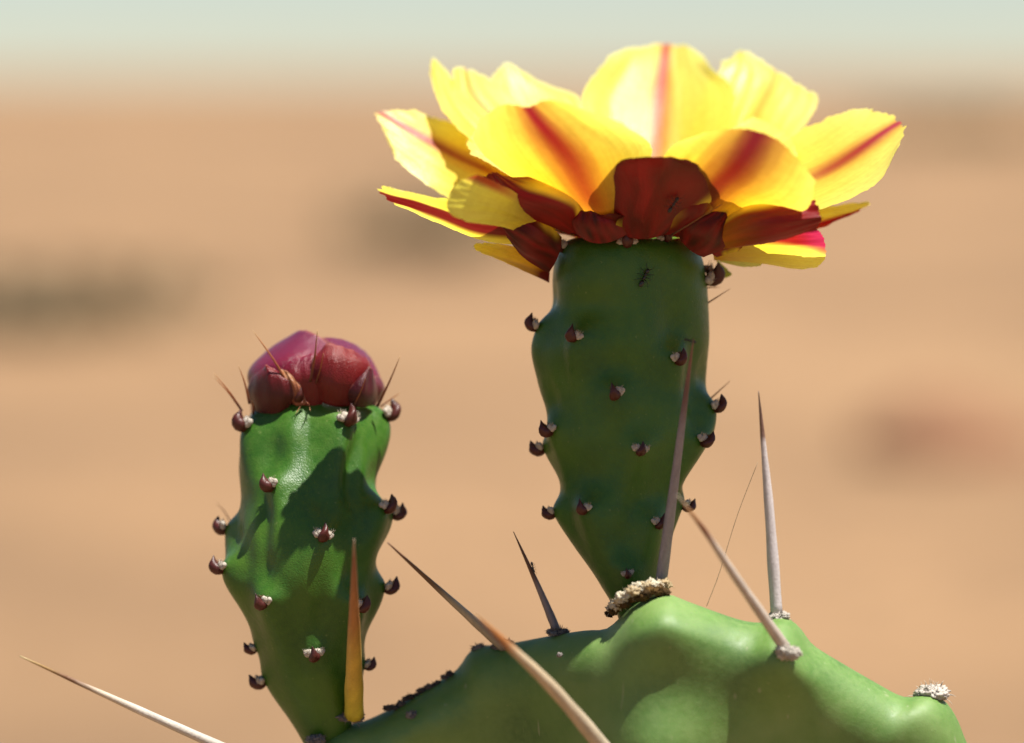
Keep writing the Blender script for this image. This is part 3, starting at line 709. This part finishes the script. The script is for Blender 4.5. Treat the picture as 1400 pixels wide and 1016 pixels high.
# ---- areoles and spines on the pad
PO = -90
def areole(x, y, d, rx, ry, tone, seed, hairs=70, flat=1.0, stretch=None):
    d += PO + left_back(x); b = Bag(); rnd = random.Random(seed); base = P(x, y, d)
    nbl = 6 if not stretch else 13
    for k in range(nbl):
        if stretch:
            t = k / (nbl - 1); q = catmull([Vector((*p, 0)) if len(p) == 2 else Vector(p) for p in stretch], t * (len(stretch) - 1)); c = P(q.x + rnd.uniform(-2, 2), q.y + rnd.uniform(-2.5, 2.5), q.z + (PO * .6 if x > 800 else PO + left_back(q.x)) + rnd.uniform(-rx * .3, rx * .3)); r = rnd.uniform(.5, .75)
        else:
            c = base + Vector((rnd.uniform(-.8, .8) * rx, rnd.uniform(-.7, .4) * rx, rnd.uniform(-.5, .2) * ry)) * S * .7; r = rnd.uniform(.5, .75)
        V, F = blob(c, (rx * r * S, rx * r * S, ry * r * S), 4, .5, 2.4, seed + k); V = [c + (v - c) * (1 + .28 * nz(v.x * 9000, v.y * 9000, v.z * 9000) + .2 * nz(v.x * 22000, v.y * 22000, v.z * 22000)) for v in V]
        tn = Vector(tone[0]).lerp(Vector(tone[1]), rnd.random()); b.add(V, F, [tuple(tn * (1 + .3 * nz(v.x * 3000, v.y * 3000, v.z * 3000))) for v in V])
        for h in range(max(1, hairs // nbl)):
            d_ = Vector((rnd.gauss(0, 1), -abs(rnd.gauss(0, .8)), rnd.gauss(.5, .8))).normalized(); o_ = c + d_ * rx * r * .6 * S; l = rnd.uniform(.3, .75) * rx * S
            V, F, T = tube([o_, o_ + d_ * l * .6, o_ + d_ * l + Vector((0, 0, -.1 * l))], [.5 * S, .4 * S, .06 * S], 4); b.add(V, F, [tuple(tn * 1.1)] * len(V))
    return mesh_obj('areole', b.V, b.F, M_WOOL, pad, b.K)
GRY = ((0.20, 0.17, 0.16), (0.34, 0.30, 0.27)); PLE = ((0.50, 0.45, 0.38), (0.68, 0.62, 0.54)); CRM = ((0.55, 0.42, 0.24), (0.75, 0.68, 0.52)); BRN = ((0.05, 0.032, 0.018), (0.16, 0.09, 0.03))
areole(870, 812, -80, 13, 11, CRM, 11, 120, stretch=[(838, 832, -120), (848, 822, -150), (866, 808, -165), (885, 800, -160), (908, 801, -140)])
areole(870, 820, -80, 12, 9, BRN, 12, 60, stretch=[(834, 838, -112), (850, 828, -150), (872, 815, -166), (890, 809, -168), (905, 808, -155)])
areole(1066, 842, -100, 13, 9, PLE, 13); areole(1078, 889, -196, 14, 12, PLE, 14, 60); areole(1270, 947, -75, 22, 15, PLE, 15, 70)
areole(478, 979, -95, 18, 9, GRY, 16, 60); areole(565, 978, -130, 9, 9, GRY, 17); areole(656, 886, -95, 12, 8, GRY, 18); areole(688, 882, -110, 14, 10, GRY, 19)
areole(762, 864, -100, 13, 5, GRY, 20); areole(432, 1012, -95, 12, 9, GRY, 21)
areole(590, 940, -80, 8, 5, ((0.09, .07, .06), (0.2, .16, .14)), 22, 80, stretch=[(528, 970, -95), (548, 962, -98), (570, 948, -98), (592, 936, -98), (614, 922, -98)])
areole(765, 895, -182, 4, 4, GRY, 23, 10); areole(408, 1068, -100, 14, 12, GRY, 24); areole(846, 1048, -190, 15, 13, GRY, 25)
for k, (x, y) in enumerate([(700, 1120), (1000, 1150), (1200, 1100), (560, 1200), (850, 1300), (1120, 1330), (700, 1450), (960, 1520), (1200, 1560), (560, 1620), (820, 1750), (1050, 1800)]):
    areole(x, y, pad_depth(y) - 96 - PO, 12, 10, GRY, 30 + k, 20)
    spine(pad, [(x, y, pad_depth(y) - 96 - PO), (x - 20 + 15 * (k % 4), y + 60, pad_depth(y) - 230 - PO)], 6, [(0, (.30, .26, .22)), (.6, (.42, .36, .28)), (1, (.12, .05, .02))], .4, 8, 14, k)
G1 = (0.22, 0.19, 0.20); DB = (0.075, 0.028, 0.014)
spine(pad, [(762, 864, -95), (735, 800, -95), (702, 727, -100)], 6.2, [(0, G1), (.45, (.24, .19, .18)), (.62, (.14, .06, .03)), (1, DB)], .5, seed=1)
spine(pad, [(690, 886, -118), (618, 822, -190), (530, 742, -280)], 7.5, [(0, (.40, .34, .27)), (.45, (.42, .36, .27)), (.7, (.15, .07, .03)), (1, (.12, .045, .02))], .8, seed=2)
spine(pad, [(848, 1050, -190), (760, 946, -275), (690, 878, -320), (648, 838, -345)], 11, [(0, (.5, .42, .30)), (.55, (.55, .42, .26)), (.68, (.42, .16, .04)), (.9, (.45, .20, .06)), (1, (.55, .36, .18))], .8, seed=3)
spine(pad, [(484, 976, -105), (484, 860, -240), (484, 737, -345)], 14, [(0, (.60, .52, .05)), (.3, (.58, .38, .05)), (.6, (.40, .16, .04)), (.9, (.26, .09, .04)), (1, (.42, .30, .2))], .8, seed=4)
spine(pad, [(408, 1068, -105), (250, 998, -170), (130, 944, -210), (27, 897, -240)], 8.5, [(0, (.5, .45, .38)), (.45, (.62, .56, .48)), (.62, (.60, .50, .38)), (.78, (.20, .09, .04)), (.92, (.34, .20, .06)), (1, (.5, .4, .2))], .9, seed=5)
spine(pad, [(903, 802, -80), (922, 660, -100), (937, 545, -118), (948, 464, -130)], 8, [(0, (.33, .28, .27)), (.5, (.30, .24, .24)), (.68, (.17, .075, .055)), (.9, (.24, .09, .05)), (1, (.26, .12, .06))], .8, seed=6)
spine(pad, [(1062, 842, -100), (1052, 700, -100), (1044, 610, -100), (1037, 535, -102)], 8.5, [(0, (.62, .56, .54)), (.68, (.62, .55, .52)), (.74, (.18, .09, .06)), (1, (.07, .03, .02))], .6, seed=7)
spine(pad, [(1075, 888, -190), (1010, 795, -240), (965, 728, -272), (926, 677, -300)], 7.5, [(0, (.50, .42, .34)), (.55, (.52, .42, .33)), (.68, (.20, .07, .03)), (.85, (.42, .20, .07)), (1, (.50, .42, .30))], .8, seed=8)

# ------------------------------------------------------------------ insects
def insect(name, px, py, d, ang, L, label, cat, col=(0.010, 0.008, 0.008), normal=Vector((0, -1, 0)), group=None, legs=6):
    """L = body length in px; ang = heading in the picture plane"""
    up = normal.normalized(); f = Vector((math.cos(ang), 0, math.sin(ang))); f = (f - up * f.dot(up)).normalized(); s_ = up.cross(f)
    M3 = Matrix((f, s_, up)).transposed(); o0 = P(px, py, d); b = Bag()
    for (c, rx, ry) in ((-0.33, .20, .12), (0.0, .16, .075), (0.17, .10, .07), (0.36, .14, .11)):
        V, F = blob((0, 0, 0), (rx * L * S, ry * L * S, ry * L * S), 2, .05); b.add([o0 + M3 @ (v + Vector((c * L * S, 0, .12 * L * S))) for v in V], F, [col] * len(V))
    for sd in (-1, 1):
        q = [Vector((.45, .05 * sd, .15)), Vector((.58, .20 * sd, .26)), Vector((.74, .22 * sd, .16))]
        V, F, T = tube([o0 + M3 @ (v * L * S) for v in q], [.016 * L * S, .013 * L * S, .008 * L * S], 5); b.add(V, F, [col] * len(V))
    o = mesh_obj(name, b.V, b.F, M_INSECT, None, b.K); tag(o, label, cat, group)
    for k in range(legs):
        sd = -1 if k % 2 else 1; x = (.16, .04, -.08)[k // 2]; sw = (.22, .0, -.25)[k // 2]
        q = [Vector((x, .05 * sd, .12)), Vector((x + sw * .5, .24 * sd, .28)), Vector((x + sw, .40 * sd, .02))]
        V, F, T = tube([o0 + M3 @ (v * L * S) for v in q], [.022 * L * S, .016 * L * S, .009 * L * S], 5)
        mesh_obj('leg', V, F, M_INSECT, o, [col] * len(V))
    return o
cxx, rr_ = fb.axis(380); th_ = math.asin((880 - cxx) / rr_); pf, Rf = fb.frame(th_, 380)
dd = (pf.y) / S
insect('ant', 880, 380, dd - 1, math.radians(62), 27, 'black ant climbing the green fruit just under the flower', 'ant', normal=Rf.col[1])
insect('ant', 920, 279, -172, math.radians(60), 24, 'black ant walking on the dark red sepal of the flower', 'ant', normal=Vector((.2, -1, -.3)))
insect('ant', 944, 466, -214, math.radians(165), 17, 'tiny black ant at the tip of the spine in front of the fruit', 'ant', normal=Vector((-.3, -1, .1)))
insect('aphid', 727, 776, -100 - 90 + left_back(762), math.radians(-75), 15, 'tiny dark insect clinging to the grey and brown spine', 'insect', (0.03, 0.026, 0.024), Vector((.8, -.5, .2)))
# a single strand of spider silk
W = [P(966, 829, -95), P(984, 782, -95), P(1008, 705, -97), P(1036, 632, -100)]
path = [catmull(W, k * 3 / 30) for k in range(31)]
V, F, T = tube(path, [(0.36 + .2 * abs(nz(k * 1.3))) * S for k in range(31)], 5)
o = mesh_obj('silk_thread', V, F, M_SPINE, None, [(0.34, 0.24, 0.15)] * len(V)); tag(o, 'single thin thread of spider silk slanting up to the white spine', 'thread')

# ------------------------------------------------------------------ things on the ground behind
def on_ground(px, py):
    x = (px - 700) / 700 * TANH; y = (508 - py) / 700 * TANH
    dr = Vector((x, CP + y * SP_, -SP_ + y * CP)); return CAM + dr * (-CAM.z / dr.z)
def rock(px, py, r, seed, label):
    c = on_ground(px, py); V, F = blob((0, 0, 0), (r, r * .85, r * .55), 4, .38, 1.6, seed)
    V = [Vector((v.x, v.y, v.z + .10 * r * nz(v.x / r * 5, v.y / r * 5, v.z / r * 5) + r * .16)) for v in V]
    o = mesh_obj('rock', V, F, M_ROCK); o.location = (c.x, c.y, 0); tag(o, label, 'rock')
rock(1285, 640, 0.15, 3, 'red-brown rock lying alone on the sandy ground')
def shrub(px, py, r, h, seed, label, leaves=700):
    c = on_ground(px, py); rnd = random.Random(seed)
    e = bpy.data.objects.new('dry_shrub', None); C.objects.link(e); e.location = (c.x, c.y, 0); e.empty_display_size = .1
    tag(e, label, 'shrub')
    b = Bag(); lb = Bag()
    for k in range(34):
        a = rnd.uniform(0, 6.283); q = r * math.sqrt(rnd.random())
        tip = Vector((math.cos(a) * q, math.sin(a) * q, h * rnd.uniform(.45, 1) * (1 - .5 * (q / r) ** 2)))
        mid = tip * .5 + Vector((0, 0, h * .12))
        V, F, T = tube([Vector((0, 0, -.02)), mid, tip], [.010 * h * 2, .006 * h * 2, .002 * h * 2], 5); b.add([c.to_2d().to_3d() + v for v in V], F)
        for l in range(leaves // 34):
            t = rnd.uniform(.3, 1.05); p = (mid * 2 * (1 - t) * t + tip * t * t) * 1.0 + Vector((rnd.gauss(0, .08 * r), rnd.gauss(0, .08 * r), rnd.gauss(0, .06 * h)))
            p.z = max(.01, p.z); s_ = .045 * r * rnd.uniform(.6, 1.5) + .006
            d1 = Vector((rnd.gauss(0, 1), rnd.gauss(0, 1), rnd.gauss(0, 1))).normalized(); d2 = d1.cross(Vector((rnd.gauss(0, 1), rnd.gauss(0, 1), rnd.gauss(0, 1)))).normalized()
            p += c.to_2d().to_3d(); lb.add([p - d1 * s_ * 1.6, p + d2 * s_ * .6, p + d1 * s_ * 1.6, p - d2 * s_ * .6], [(0, 1, 2, 3)])
    mesh_obj('stem', b.V, b.F, M_TWIG, e)
    o = mesh_obj('foliage', lb.V, lb.F, M_DRYLEAF, e, smooth_shade=False); o['kind'] = 'stuff'
shrub(70, 450, 0.50, 0.17, 1, 'low dry olive shrub on the sand to the left of the bud', 420)
shrub(610, 350, 0.50, 0.28, 2, 'dry shrub on the sand behind the left petals of the flower', 260)
shrub(1310, 190, 1.3, 0.30, 5, 'wide dry shrub on the sand beyond the right petals of the flower', 420)
